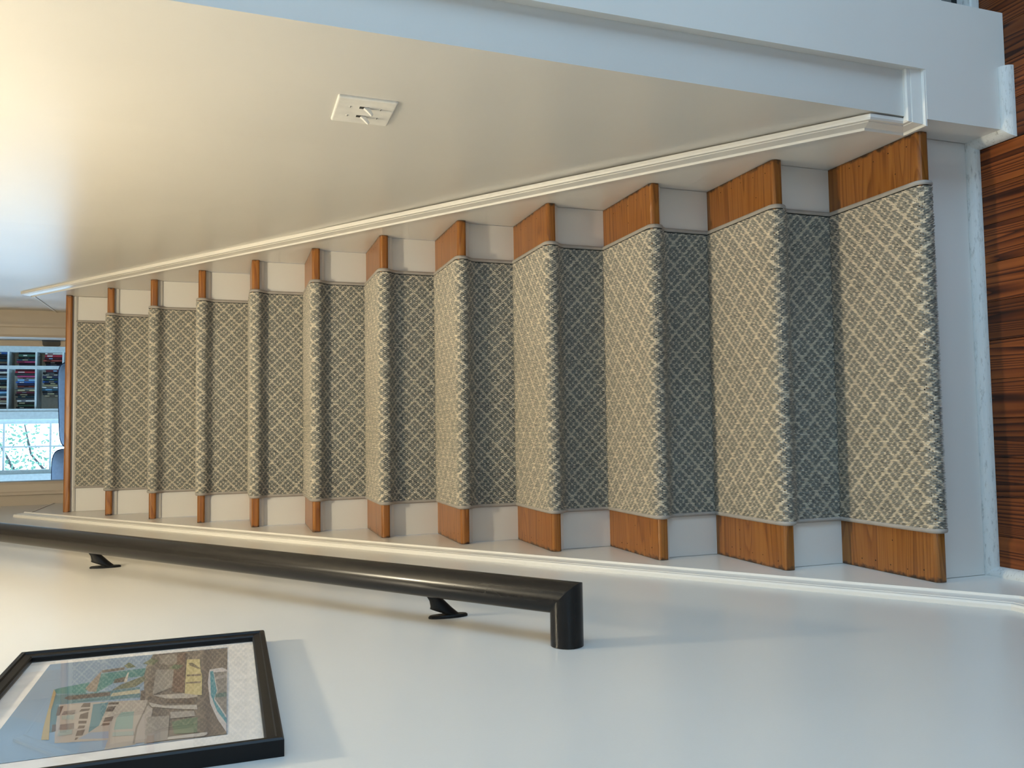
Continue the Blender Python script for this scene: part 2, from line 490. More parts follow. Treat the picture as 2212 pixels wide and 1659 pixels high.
# upper landing and the room beyond the door
struct(MB().box(-2.8, 2.8, NY(11) + 0.10, 9.0, LANDING - 0.2, LANDING).build('floor_upper', M['floor']), 'wooden floor of the upper landing and room', 'floor')
OX0, OX1, OZ = -0.372, 0.353, LANDING + 2.03
mb = MB()
mb.box(-2.8, OX0, DOOR_Y, DOOR_Y + 0.12, LANDING, UP_CEIL).box(OX1, 2.8, DOOR_Y, DOOR_Y + 0.12, LANDING, UP_CEIL).box(OX0, OX1, DOOR_Y, DOOR_Y + 0.12, OZ, UP_CEIL)
struct(mb.build('wall_landing', M['tan']), 'beige wall with the doorway at the top of the stairs', 'wall')
mb = MB()
prof = [(0.0, 0.0), (0.0, 0.010), (0.012, 0.016), (0.046, 0.018), (0.052, 0.022), (0.064, 0.022), (0.066, 0.0)]
def casing(sign, x0):
    m_ = MB()
    m_.prism([(x0 + sign * a, DOOR_Y - p_) for a, p_ in prof], 2, LANDING, OZ + 0.06)
    return m_
struct(casing(1, OX1).build('trim_2', M['tan']), 'right casing of the doorway at the top of the stairs', 'trim')
struct(casing(-1, OX0).build('trim_3', M['tan']), 'left casing of the doorway at the top of the stairs', 'trim')
struct(MB().box(OX0 - 0.06, OX1 + 0.06, DOOR_Y - 0.022, DOOR_Y, OZ, OZ + 0.066).build('trim_4', M['tan']), 'head casing of the doorway at the top of the stairs', 'trim')

# open door: seen from its hinge edge
droot = thing('door_1', 'door swung open into the upper room, seen on its hinge edge', 'door', (0.351, DOOR_Y + 0.128, LANDING + 0.01))
droot['kind'] = 'structure'
droot.rotation_euler = (0, 0, math.radians(-14))
def local(o):
    o.matrix_parent_inverse = Matrix.Identity(4); return o
local(MB().box(-0.031, 0.0, 0.0, 0.70, 0.0, 2.0).build('slab', M['tan'], droot, bevel=0.0015))
for hz in (0.17, 1.0, 1.75):
    hb = MB()
    w_, h_ = 0.029, 0.083
    pts = [(0.0, 0), (-w_ + .01, 0), (-w_ + .003, .003), (-w_, .01), (-w_, h_ - .01), (-w_ + .003, h_ - .003), (-w_ + .01, h_), (0.0, h_)]
    hb.prism([(a, hz - 0.038 + c) for a, c in pts], 1, -0.003, 0.002)
    h_o = local(hb.build('hinge', M['iron'], droot))
    kb = MB(); kb.loft(tube_rings([(0.004, -0.006, hz - 0.038), (0.004, -0.006, hz + 0.045)], 0.006, 12))
    k_o = local(kb.build('hinge_pin', M['iron'], h_o))

# far room: side walls with an unseen opening added on the left to light the bookcase, far wall with window and bookcase
wx0, wx1, wz0, wz1 = -0.545, 0.036, 3.02, 4.30
mb = MB()
bx0, bx1, bz1 = 0.092, 0.835, 4.40
mb.box(-2.8, -1.75, FAR_Y, FAR_Y + 0.14, LANDING, UP_CEIL).box(-1.0, wx0, FAR_Y, FAR_Y + 0.14, LANDING, UP_CEIL).box(-1.75, -1.0, FAR_Y, FAR_Y + 0.14, LANDING, wz0).box(-1.75, -1.0, FAR_Y, FAR_Y + 0.14, wz1, UP_CEIL).box(wx1, bx0, FAR_Y, FAR_Y + 0.14, LANDING, UP_CEIL).box(wx0, wx1, FAR_Y, FAR_Y + 0.14, LANDING, wz0).box(wx0, wx1, FAR_Y, FAR_Y + 0.14, wz1, UP_CEIL)
mb.box(bx1, 2.8, FAR_Y, FAR_Y + 0.14, LANDING, UP_CEIL).box(bx0, bx1, FAR_Y, FAR_Y + 0.14, bz1, UP_CEIL)
mb.box(bx0 - 0.1, bx1 + 0.1, FAR_Y + 0.27, FAR_Y + 0.33, LANDING, UP_CEIL)
struct(mb.build('wall_far', M['shelfpaint']), 'pale wall of the upper room with window and built-in bookcase', 'wall')
struct(MB().box(2.7, 2.8, DOOR_Y + 0.12, FAR_Y, LANDING, UP_CEIL).build('wall_upper_right', M['shelfpaint']), 'right wall of the upper room', 'wall')
sw = (4.4, 8.2, LANDING + 0.5, LANDING + 2.25)
mb = MB().box(-2.8, -2.7, DOOR_Y + 0.12, sw[0], LANDING, UP_CEIL).box(-2.8, -2.7, sw[1], FAR_Y, LANDING, UP_CEIL).box(-2.8, -2.7, sw[0], sw[1], LANDING, sw[2]).box(-2.8, -2.7, sw[0], sw[1], sw[3], UP_CEIL)
struct(mb.build('wall_upper_left', M['shelfpaint']), 'left wall of the upper room with an added side opening for daylight', 'wall')
portal('added_upper_side_portal', (-2.69, (sw[0] + sw[1]) / 2, (sw[2] + sw[3]) / 2), sw[1] - sw[0], sw[3] - sw[2], (1, 0, 0))  # sky light through the added side opening, towards the bookcase
mid = 3.415
window('window_2', 'bright window with leafy branches outside, in the room at the top', wx0, wx1, wz0, wz1, FAR_Y + 0.05, -1, 2, [wz0 + 0.045, mid, mid + 0.44, wz1 - 0.045])

window('added_window', 'added window of the upper room, hidden left of the doorway view', -1.75, -1.0, wz0, wz1, FAR_Y + 0.05, -1, 2, 3)  # unseen window added to send daylight onto the right landing wall
portal('added_window_portal', (-1.375, FAR_Y - 0.03, (wz0 + wz1) / 2), 0.75, wz1 - wz0, (0, -1, 0))
portal('far_window_portal', ((wx0 + wx1) / 2, FAR_Y - 0.03, (wz0 + wz1) / 2), wx1 - wx0, wz1 - wz0, (0, -1, 0))

# ------------------------------------------------------------------ skirt boards, cap mouldings, shoe mouldings
SL = RISE / RUN
OFF_R, OFF_L = 0.136, 0.184                # cap moulding above the nosing line
def slope(y, off): return RISE + off + SL * y
PROF = [(0.0, -0.002), (0.0, 0.014), (0.002, 0.018), (0.006, 0.018), (0.0085, 0.0125), (0.010, 0.0135), (0.033, 0.0105), (0.0345, 0.0075), (0.036, 0.0095), (0.043, 0.009), (0.045, 0.005), (0.045, -0.002)]
BASE_TOP = LANDING + 0.130
ykR = (BASE_TOP - RISE - OFF_R) / SL       # where the sloping cap meets the landing cap
ykL = (BASE_TOP - RISE - OFF_L) / SL
def sweep_wall(path, x, sign, end_a=None, end_b=None):
    """cap moulding in the plane of a side wall; path = lower edge (y, z) from top to bottom, with mitres. sign: wall normal in x"""
    P = [Vector((0, q[0], q[1])) for q in path]
    rings = []
    for i in range(len(P)):
        d0 = (P[i] - P[i - 1]).normalized() if i else None
        d1 = (P[i + 1] - P[i]).normalized() if i < len(P) - 1 else None
        n0 = Vector((0, d0.z, -d0.y)) if d0 else None      # wall side of the path (towards higher z / open wall)
        n1 = Vector((0, d1.z, -d1.y)) if d1 else None
        if d0 and d1:
            b_ = (n0 + n1).normalized(); k = 1 / b_.dot(n0)
        else: b_ = n0 or n1; k = 1
        ring = []
        for h, a in PROF:
            q = P[i] + b_ * (h * k)
            yy = q.y
            if i == len(P) - 1 and end_b == 'corner': yy = WALL_END - a
            ring.append((x + sign * a, yy, q.z))
        rings.append(ring)
    return MB().loft(rings[1:])      # the landing keeps only a thin bead
# right: slope, short drop, level run round the corner onto the wall end
cap_z = 0.224
drop_y = 0.008
pathR = [(DOOR_Y - 0.001, BASE_TOP), (ykR, BASE_TOP), (drop_y, slope(drop_y, OFF_R)), (drop_y, cap_z), (WALL_END, cap_z)]
struct(sweep_wall(pathR, 0.4880, -1, end_b='corner').build('trim_5', M['trim']), 'white cap moulding sloping up the right wall', 'trim')
rings = [[(0.4880 - a, WALL_END - a, cap_z + h) for h, a in PROF], [(0.5915, WALL_END - a, cap_z + h) for h, a in PROF]]
struct(MB().loft(rings).build('trim_6', M['trim']), 'short white cap moulding across the wall end', 'trim')
lev = 0.214
yl = (lev - RISE - OFF_L) / SL
pathL = [(DOOR_Y - 0.001, BASE_TOP), (ykL, BASE_TOP), (yl, lev), (-4.5, lev)]
struct(sweep_wall(pathL, -0.4870, 1).build('trim_7', M['trim']), 'white cap moulding sloping up the left wall under the handrail', 'trim')
for nm_, sg_ in (('trim_12', 1), ('trim_13', -1)):
    yk_ = ykR if sg_ > 0 else ykL
    xs_ = sorted((sg_ * 0.4905, sg_ * 0.4822))
    struct(MB().box(xs_[0], xs_[1], yk_ - 0.004, DOOR_Y - 0.001, BASE_TOP + 0.004, BASE_TOP + 0.012).build(nm_, M['trim']), 'thin bead on the landing baseboard, %s side' % ('right' if sg_ > 0 else 'left'), 'trim')
def skirt(x0, x1, low, name, label, yk):
    poly = [(DOOR_Y, LANDING - 0.3), (DOOR_Y, BASE_TOP + 0.01), (yk, BASE_TOP + 0.01)] + low + [(0.35, 0.0)]
    m_ = MB(); m_.prism(poly, 0, x0, x1)
    return struct(m_.build(name, M['trim']), label, 'trim')
skirt(0.4850, 0.4905, [(0.012, slope(0.012, OFF_R) + 0.01), (0.012, 0.235), (WALL_END, 0.235), (WALL_END, 0.224), (0.034, 0.224), (0.034, 0.0)], 'trim_8', 'white skirt board beside the steps on the right', ykR)
skirt(-0.4905, -0.4848, [(yl, lev + 0.01), (-4.5, lev + 0.01), (-4.5, 0.0)], 'trim_9', 'white skirt board beside the steps on the left', ykL)
# quarter rounds at the floor
QR = [(0, 0)] + [(0.020 * math.cos(t), 0.022 * math.sin(t)) for t in [k * math.pi / 16 for k in range(9)]]
def shoe(path, name, label):
    """path of (x, y, outward normal (nx, ny)) corner points; rings already mitred"""
    rings = [[(x + nx * a, y + ny * a, c) for a, c in QR] for x, y, nx, ny in path]
    o = MB().loft(rings).build(name, M['shoe'])
    return struct(o, label, 'trim')
yr = OVER - 0.0005
ye = WALL_END - 0.0195
shoe([(-0.4850, yr, 1, -1), (0.4850, yr, -1, -1), (0.4850, ye, -1, -1), (0.622, ye, 0, -1)], 'trim_10', 'scuffed white quarter round along the first riser and plinth')
shoe([(-0.4850, -4.5, 1, 0), (-0.4850, yr, 1, -1)], 'trim_11', 'white quarter round along the left wall')

# ------------------------------------------------------------------ staircase
stair = thing('staircase', 'closed staircase with honey-stained pine treads and white risers', 'staircase', (0, 0, 0))
def nose_profile(back):
    r = 0.0095
    pts = [(back, -TH), (r * 0.7, -TH)]
    for k in range(5):
        t = -math.pi / 2 - k * math.pi / 8
        pts.append((r * 0.7 + r * 0.7 * math.cos(t), -TH + r * 0.7 + r * 0.7 * math.sin(t)))
    for k in range(5):
        t = math.pi - k * math.pi / 8
        pts.append((r + r * math.cos(t), -r + r * math.sin(t)))
    pts.append((back, 0.0))
    return pts
XE = W - 0.0008
tread_me = MB().prism(nose_profile(RUN + OVER + 0.012), 0, -XE, XE).mesh('tread'); tread_me.materials.append(M['tread'])
top_me = MB().prism(nose_profile(0.10), 0, -XE, XE).mesh('landing_tread'); top_me.materials.append(M['tread'])
riser_me = MB().box(-XE, XE, OVER, OVER + 0.019, -RISE, -TH).mesh('riser'); riser_me.materials.append(M['riser'])
riser_top_me = MB().box(-XE, XE, OVER, OVER + 0.019, -RISE - 0.010, -TH).mesh('riser_top'); riser_top_me.materials.append(M['riser'])
cove_me = MB().prism([(OVER, -TH), (OVER - 0.011, -TH), (OVER - 0.011, -TH - 0.009), (OVER - 0.006, -TH - 0.0165), (OVER, -TH - 0.0165)], 0, -XE, XE).mesh('cove'); cove_me.materials.append(M['riser'])
def disc(mb, x, y, z, r, n=8):
    k = len(mb.v)
    mb.v += [(x + r * math.cos(2 * math.pi * i / n), y + r * math.sin(2 * math.pi * i / n), z) for i in range(n)]
    mb.f.append(tuple(range(k, k + n)))
for i in range(N):
    for nm, me in (('tread', tread_me if i < N - 1 else top_me), ('riser', riser_me if i < N - 1 else riser_top_me), ('cove_strip', cove_me)):
        if nm == 'cove_strip' and i == 0: continue
        o = bpy.data.objects.new(nm, me); C.objects.link(o)
        o.parent = stair; o.location = (0, NY(i), NZ(i))
        if nm == 'tread' and i < 7:
            hm = MB()
            for side in (-1, 1):
                for k in range(5):
                    disc(hm, side * (W - rng.uniform(0.016, 0.028)), 0.035 + k * 0.045 + rng.uniform(-.008, .008), 0.0002, rng.uniform(0.0012, 0.0019))
                if i < 4: disc(hm, side * (W - 0.075), 0.06 + rng.uniform(0, .12), 0.0002, 0.0014)
            me2 = mesh('nail_holes', hm.v, hm.f)
            h = link('nail_holes', me2, M['hole'], o); h['kind'] = 'stuff'

# ------------------------------------------------------------------ carpet runner: one strip wrapped over every nosing
RX0, RX1 = -0.3815, 0.3765
def runner_path():
    P = []
    for i in range(N):
        y, z = NY(i), NZ(i)
        if i == 0:
            P += [(y + 0.026, z - TH - 0.001)]
        else:
            zb = NZ(i - 1)
            P += [(y + OVER, zb + 0.004)]
            if i == N - 1:
                P += [(y + OVER, z - TH - 0.004)]
                break
            P += [(y + OVER - 0.001, z - 0.058), (y + OVER - 0.006, z - 0.047), (y + 0.014, z - 0.033)]
        P += [(y + 0.006, z - TH - 0.001), (y + 0.001, z - TH + 0.005), (y - 0.0005, z - 0.012), (y + 0.003, z - 0.004), (y + 0.011, z)]
        P += [(y + RUN + OVER - 0.004, z)]
    return np.array(P)
poly = runner_path()
seg = np.hypot(*np.diff(poly, axis=0).T)
S0 = np.concatenate([[0], np.cumsum(seg)])
LEN = S0[-1]
s_f = np.arange(0, LEN, 0.001)
Py = np.interp(s_f, S0, poly[:, 0]); Pz = np.interp(s_f, S0, poly[:, 1])
ker = np.ones(9) / 9
def smooth(a):
    q = np.concatenate([np.full(4, a[0]), a, np.full(4, a[-1])]); return np.convolve(q, ker, 'valid')
Py, Pz = smooth(Py), smooth(Pz)
ty, tz = np.gradient(Py), np.gradient(Pz)
ln = np.hypot(ty, tz); ny_, nz_ = -tz / ln, ty / ln
def at(s, h):
    s = np.clip(s, 0, s_f[-1])
    return np.interp(s, s_f, Py) + np.interp(s, s_f, ny_) * h, np.interp(s, s_f, Pz) + np.interp(s, s_f, nz_) * h

runner = thing('stair_runner', 'grey and cream diamond-patterned carpet runner bound in taupe tape', 'carpet runner', (0, 0, 0))
def np_mesh(name, co, quads, smooth_=True, col=None):
    me = bpy.data.meshes.new(name)
    me.vertices.add(len(co)); me.vertices.foreach_set('co', co.astype(np.float32).ravel())
    q = quads.astype(np.int32)
    me.loops.add(q.size); me.loops.foreach_set('vertex_index', q.ravel())
    me.polygons.add(len(q)); me.polygons.foreach_set('loop_start', np.arange(0, q.size, 4, dtype=np.int32))
    me.polygons.foreach_set('use_smooth', np.full(len(q), smooth_))
    if col is not None:
        a = me.color_attributes.new('col', 'FLOAT_COLOR', 'POINT')
        a.data.foreach_set('color', col.astype(np.float32).ravel())
    me.update(calc_edges=True)
    return me
# backing
ss = np.arange(0, LEN - 0.001, 0.003)
by, bz = at(ss, 0.0015)
co = np.stack([np.stack([np.full_like(by, xx), by, bz], 1) for xx in (RX0 + 0.004, RX1 - 0.004)], 1).reshape(-1, 3)
k = np.arange(len(ss) - 1) * 2
link('backing', np_mesh('backing', co, np.stack([k, k + 2, k + 3, k + 1], 1)), M['backing'], runner)
# loops
nr = np.random.default_rng(3)
PXR, PS = 0.0590 / 18, 0.0570 / 6
NRW = int((RX1 - RX0 - 0.018) / PXR)
NS = int((LEN - 0.006) / PS)
R_, S_ = np.meshgrid(np.arange(NRW), np.arange(NS), indexing='ij')
xc = RX0 + 0.010 + R_ * PXR + nr.normal(0, 0.00016, R_.shape)
sc = 0.004 + (S_ + np.where(R_ % 2 == 1, 0.5, 0.0)) * PS + nr.normal(0, 0.0007, R_.shape)
sel = (sc < LEN - 0.004).ravel()
xc, sc = xc.ravel()[sel], sc.ravel()[sel]
nl = len(xc)
hw = 0.00176 + nr.normal(0, 0.00012, nl)
hh = 0.0082 + nr.normal(0, 0.0006, nl)
hl = PS * 0.53
ga = np.array([-1, 0, 1.0]); gb = np.array([-1, -0.55, 0.55, 1.0])
A_, B_ = np.meshgrid(ga, gb, indexing='ij'); A_, B_ = A_.ravel(), B_.ravel()
prof_h = (1 - 0.72 * A_ ** 2) * np.where(np.abs(B_) > 0.9, 0.42, 1.0)
sv = sc[:, None] + B_[None, :] * hl
hv = 0.0005 + hh[:, None] * prof_h[None, :]
yy, zz = at(sv, hv)
xx = xc[:, None] + A_[None, :] * hw[:, None]
co = np.stack([xx, yy, zz], 2).reshape(-1, 3)
idx = np.arange(12).reshape(3, 4)
qd = np.array([(idx[i, j], idx[i + 1, j], idx[i + 1, j + 1], idx[i, j + 1]) for i in range(2) for j in range(3)])
quads = (np.arange(nl)[:, None, None] * 12 + qd[None]).reshape(-1, 4)
me = np_mesh('loop_pile', co, quads, True)
# place on the carpet in diamonds (59 mm across, 57 mm along), the whole width of a loop shares one position across
st = np.zeros((nl, 12, 3), dtype=np.float32)
st[..., 0] = ((xc - RX0 - 0.010) / 0.0590 + nr.normal(0, 0.005, nl))[:, None]
st[..., 1] = (sv / 0.0570) + nr.normal(0, 0.008, nl)[:, None]
st[..., 2] = (1 + nr.normal(0, 0.10, nl))[:, None]
at_ = me.attributes.new('st', 'FLOAT_VECTOR', 'POINT')
at_.data.foreach_set('vector', st.ravel())
pile = link('loop_pile', me, M['pile'], runner)
pile['kind'] = 'stuff'; pile['label'] = 'looped grey and cream wool in a diamond lattice'
# bound edges
for xe, sgn in ((RX0, -1), (RX1, 1)):
    ss = np.arange(0.0, LEN - 0.001, 0.003)
    cols_ = []
    for dx, h in ((0.0005, 0.0), (0.0, 0.004), (-0.0015, 0.0072), (-0.005, 0.0086), (-0.009, 0.0084), (-0.0105, 0.006)):
        y_, z_ = at(ss, h)
        cols_.append(np.stack([np.full_like(y_, xe + sgn * dx), y_, z_], 1))
    co = np.stack(cols_, 1).reshape(-1, 3); k6 = len(cols_)
    base = (np.arange(len(ss) - 1) * k6)[:, None] + np.arange(k6 - 1)[None]
    base = base.ravel()
    q = np.stack([base, base + 1, base + k6 + 1, base + k6], 1)
    if sgn > 0: q = q[:, ::-1]
    t = link('binding_tape', np_mesh('binding_tape', co, q), M['tape'], runner)
    t['label'] = 'taupe cotton binding along the runner edge'

# ------------------------------------------------------------------ handrail
hr = thing('handrail', 'glossy black round handrail on two iron brackets, with mitred return to the wall', 'handrail', (-0.415, -0.136, 1.094))
RXC, RY0, RZ0, RS = -W + 0.070, -0.136, 1.094, 0.762
RR = 0.0262
def rail_z(y): return RZ0 + RS * (y - RY0)
rings = tube_rings([(-0.4885, RY0, RZ0), (RXC, RY0, RZ0), (RXC, 2.62, rail_z(2.62)), (-0.4885, 2.62, rail_z(2.62))], RR, 40)
rb_ = MB()
for a in range(3): rb_.loft(rings[a:a + 2], caps=False)
r_o = rb_.build('rail', M['rail'], hr, smooth=True)
for by_ in (0.126, 1.019, 2.05):
    zc = rail_z(by_) - 0.075
    br = MB()
    # wall plate, long rounded oval, then an arm that flares into it
    def oval(x, ry, rz, n=24):
        return [(x, by_ + ry * math.cos(2 * math.pi * k / n), zc + rz * math.sin(2 * math.pi * k / n)) for k in range(n)]
    br.loft([oval(-0.4888, 0.0125, 0.037), oval(-0.4855, 0.0125, 0.037), oval(-0.4835, 0.011, 0.034)])
    br_o = br.build('bracket', M['iron'], hr, smooth=False)
    arm = MB()
    path = [(-0.484, by_, zc - 0.002), (-0.477, by_, zc + 0.004), (-0.464, by_, zc + 0.014), (-0.447, by_, zc + 0.028), (-0.432, by_, zc + 0.040), (-0.424, by_, zc + 0.052)]
    rads = [(0.011, 0.036), (0.010, 0.029), (0.009, 0.021), (0.008, 0.0165), (0.0085, 0.0145), (0.011, 0.015)]
    rg = []
    for q, (ry, rz) in zip(path, rads):
        rg.append([(q[0] + 0.35 * rz * math.sin(t), q[1] + ry * math.cos(t), q[2] + rz * math.sin(t)) for t in [2 * math.pi * k / 16 for k in range(16)]])
    arm.loft(rg)
    arm.build('arm', M['iron'], br_o, smooth=True)

# ------------------------------------------------------------------ picture on the left wall
FX0 = -0.4888; FD = 0.0195
FY0, FY1, FZ0, FZ1 = -0.428, 0.075, 1.543, 1.893
pic = thing('framed_picture', 'framed waterfront print with white mat in a thin black frame', 'picture', (FX0, (FY0 + FY1) / 2, FZ0))
fw = 0.019
fp = [(0.0, 0.0), (0.0, FD - 0.002), (0.002, FD), (0.007, FD), (0.0085, FD - 0.0025), (fw - 0.002, FD - 0.004), (fw, FD - 0.006), (fw, 0.002), (fw, 0.0)]   # (inward, proud)
cor = [(FY0, FZ0, 1, 1), (FY1, FZ0, -1, 1), (FY1, FZ1, -1, -1), (FY0, FZ1, 1, -1)]
for a in range(4):
    c0, c1 = cor[a], cor[(a + 1) % 4]
    rg = [[(FX0 + p_, c[0] + c[2] * w_, c[1] + c[3] * w_) for w_, p_ in fp] for c in (c0, c1)]
    MB().loft(rg).build('frame_member', M['frame'], pic)
MB().box(FX0 + 0.001, FX0 + 0.0065, FY0 + 0.012, FY1 - 0.012, FZ0 + 0.012, FZ1 - 0.012).build('mat_board', M['paper'], pic)
ART=[((112,97,86),[(-56,1712),(42,1707),(29,1600),(-360,1601),(-360,1624),(-355,1685)]),
((70,125,120),[(-106,1817),(-100,1813),(-86,1777),(-137,1774),(-126,1809)]),
((85,120,125),[(-128,1813),(-139,1760),(-135,1710),(-182,1705),(-173,1802),(-205,1802)]),
((84,70,64),[(-149,1797),(-140,1794),(-143,1744),(-160,1743),(-159,1790)]),
((70,125,120),[(-48,1767),(-42,1710),(-83,1710),(-84,1746),(-106,1747),(-139,1761),(-137,1765)]),
((150,128,110),[(-115,1778),(-83,1775),(-30,1769),(-135,1762),(-131,1771)]),
((110,94,84),[(-30,1769),(-25,1740),(-40,1739),(-44,1767)]),
((88,74,66),[(-104,1746),(-84,1746),(-77,1733),(-101,1731)]),
((190,175,160),[(-104,1733),(-55,1733),(-58,1731),(-107,1729)]),
((95,100,70),[(-18,1742),(0,1737),(-29,1725),(-34,1735)]),
((95,100,70),[(-16,1717),(11,1707),(-7,1696),(-30,1703)]),
((105,104,80),[(-137,1744),(-114,1735),(-83,1710),(-104,1705),(-133,1716)]),
((186,170,140),[(-164,1742),(-150,1741),(-146,1709),(-164,1707)]),
((172,156,142),[(-175,1802),(-177,1777),(-196,1695),(-218,1695),(-354,1694),(-359,1724),(-328,1724),(-317,1778)]),
((85,120,125),[(-279,1790),(-205,1802),(-175,1802),(-176,1798),(-278,1785)]),
((75,118,128),[(-251,1752),(-190,1758),(-188,1741),(-224,1740),(-275,1740),(-296,1748)]),
((125,150,140),[(-296,1722),(-254,1724),(-235,1721),(-237,1707),(-301,1702)]),
((140,150,165),[(-313,1756),(-296,1747),(-299,1727),(-323,1724)]),
((92,76,68),[(-196,1771),(-181,1770),(-182,1762),(-199,1760)]),
((92,76,68),[(-214,1770),(-204,1769),(-205,1759),(-214,1759)]),
((92,76,68),[(-241,1766),(-225,1767),(-218,1759),(-245,1756)]),
((92,76,68),[(-259,1764),(-249,1765),(-252,1756),(-262,1755)]),
((92,76,68),[(-277,1762),(-267,1762),(-269,1755),(-278,1755)]),
((92,76,68),[(-302,1760),(-284,1761),(-283,1753),(-303,1753)]),
((92,76,68),[(-315,1759),(-307,1759),(-308,1756),(-315,1757)]),
((92,76,68),[(-198,1740),(-190,1740),(-192,1728),(-202,1728)]),
((92,76,68),[(-226,1740),(-207,1739),(-208,1730),(-228,1731)]),
((92,76,68),[(-264,1737),(-249,1737),(-247,1728),(-265,1728)]),
((92,76,68),[(-277,1738),(-269,1737),(-270,1729),(-278,1729)]),
((92,76,68),[(-219,1794),(-183,1798),(-183,1792),(-220,1790)]),
((92,76,68),[(-278,1788),(-252,1792),(-252,1788),(-277,1784)]),
((92,76,68),[(-135,1702),(-102,1701),(-105,1694),(-142,1692)]),
((92,76,68),[(-195,1704),(-154,1707),(-152,1702),(-197,1699)]),
((92,76,68),[(-197,1696),(-162,1696),(-162,1692),(-199,1691)]),
((128,112,104),[(-218,1788),(-205,1788),(-205,1775),(-221,1774)]),
((128,112,104),[(-273,1782),(-255,1783),(-255,1769),(-276,1766)]),
((150,158,148),[(-237,1785),(-223,1787),(-224,1773),(-242,1771)]),
((150,158,148),[(-296,1779),(-277,1781),(-278,1767),(-294,1765)]),
((150,158,148),[(-319,1721),(-306,1722),(-310,1700),(-324,1699)]),
((176,150,100),[(-301,1794),(-257,1800),(-102,1817),(-122,1811),(-199,1803),(-304,1786)]),
((170,135,85),[(-182,1808),(-110,1816),(-122,1811),(-192,1804)]),
((120,108,98),[(-351,1697),(-297,1699),(-206,1694),(-209,1693),(-298,1697),(-351,1695)]),
((165,150,140),[(-351,1695),(-298,1697),(-219,1693),(-237,1686),(-351,1683)]),
((205,192,186),[(-87,1624),(-85,1614),(-83,1607),(-99,1600),(-353,1601),(-304,1611),(-243,1620),(-150,1625)]),
((75,140,150),[(-97,1623),(-97,1619),(-193,1613),(-228,1616),(-305,1601),(-324,1601),(-273,1612),(-208,1620)]),
((130,122,115),[(-104,1618),(-106,1601),(-296,1601),(-225,1615),(-190,1612)]),
((80,105,100),[(-221,1615),(-205,1614),(-203,1601),(-222,1601)]),
((165,152,145),[(-129,1617),(-119,1601),(-135,1601),(-141,1616)]),
((200,178,120),[(-19,1657),(-24,1639),(-87,1636),(-114,1633),(-204,1631),(-192,1652)]),
((110,94,70),[(-39,1654),(-41,1648),(-78,1636),(-76,1640),(-53,1652)]),
((120,100,80),[(-101,1654),(-104,1635),(-115,1635),(-110,1653)]),
((120,100,80),[(-138,1653),(-140,1634),(-150,1634),(-145,1652)]),
((108,80,66),[(22,1671),(25,1660),(-184,1653),(-175,1668),(-54,1673)]),
((90,104,74),[(-60,1679),(-40,1673),(-50,1660),(-68,1666)]),
((146,134,122),[(-58,1696),(-68,1672),(-155,1669),(-180,1691)]),
((138,124,110),[(20,1697),(17,1672),(-32,1670),(-43,1678),(-29,1694)]),
((176,162,148),[(-181,1691),(-188,1653),(-202,1636),(-216,1637),(-202,1673)]),
((94,78,68),[(-203,1673),(-209,1650),(-229,1650),(-218,1673)]),
((94,78,68),[(-211,1648),(-209,1636),(-235,1639),(-231,1649)]),
((182,170,158),[(-209,1693),(-230,1674),(-242,1636),(-261,1634),(-246,1663),(-229,1688)]),
((146,134,124),[(-267,1690),(-270,1665),(-354,1662),(-356,1685)]),
((160,148,138),[(-258,1665),(-264,1638),(-285,1636),(-283,1663)]),
((96,112,86),[(-296,1661),(-291,1652),(-289,1633),(-342,1632),(-338,1656),(-314,1659)]),
((185,174,164),[(-345,1662),(-345,1621),(-352,1621),(-357,1625),(-353,1662)])]

px = FX0 + 0.0070
verts = []; faces = []; cols = []
def art(poly_, c, dx):
    n = len(verts)
    verts.extend([(px + dx, q[0] / 1000, q[1] / 1000) for q in poly_]); faces.append(tuple(range(n, n + len(poly_))))
    c = tuple(0.76 * q + 0.24 * g_ for q, g_ in zip(c, (138, 130, 122)))
    cols.extend([srgb(*c)] * len(poly_))
PY0, PY1, PZ0, PZ1 = -358, 33, 1600, 1846
art([(PY0, PZ0), (PY1, PZ0), (PY1, PZ1), (PY0, PZ1)], (132, 152, 172), 0)
art([(PY0, PZ0 + 150), (PY0 + 60, PZ0 + 150), (PY0 + 160, PZ1), (PY0, PZ1)], (122, 152, 178), 0.00002)
for k, (c, pl) in enumerate(ART):
    art([(min(max(q[0], PY0), PY1), min(max(q[1], PZ0), PZ1)) for q in pl], c, 0.00004 + k * 0.00001)
me = mesh('print', verts, faces)
at_ = me.color_attributes.new('col', 'FLOAT_COLOR', 'POINT')
at_.data.foreach_set('color', np.array(cols, dtype=np.float32).ravel())
pr_o = link('print', me, M['print'], pic); pr_o['label'] = 'pastel print of teal waterside houses, grey water and a small boat'
MB().box(FX0 + 0.0090, FX0 + 0.0110, FY0 + 0.014, FY1 - 0.014, FZ0 + 0.014, FZ1 - 0.014).build('glazing', M['glass'], pic)

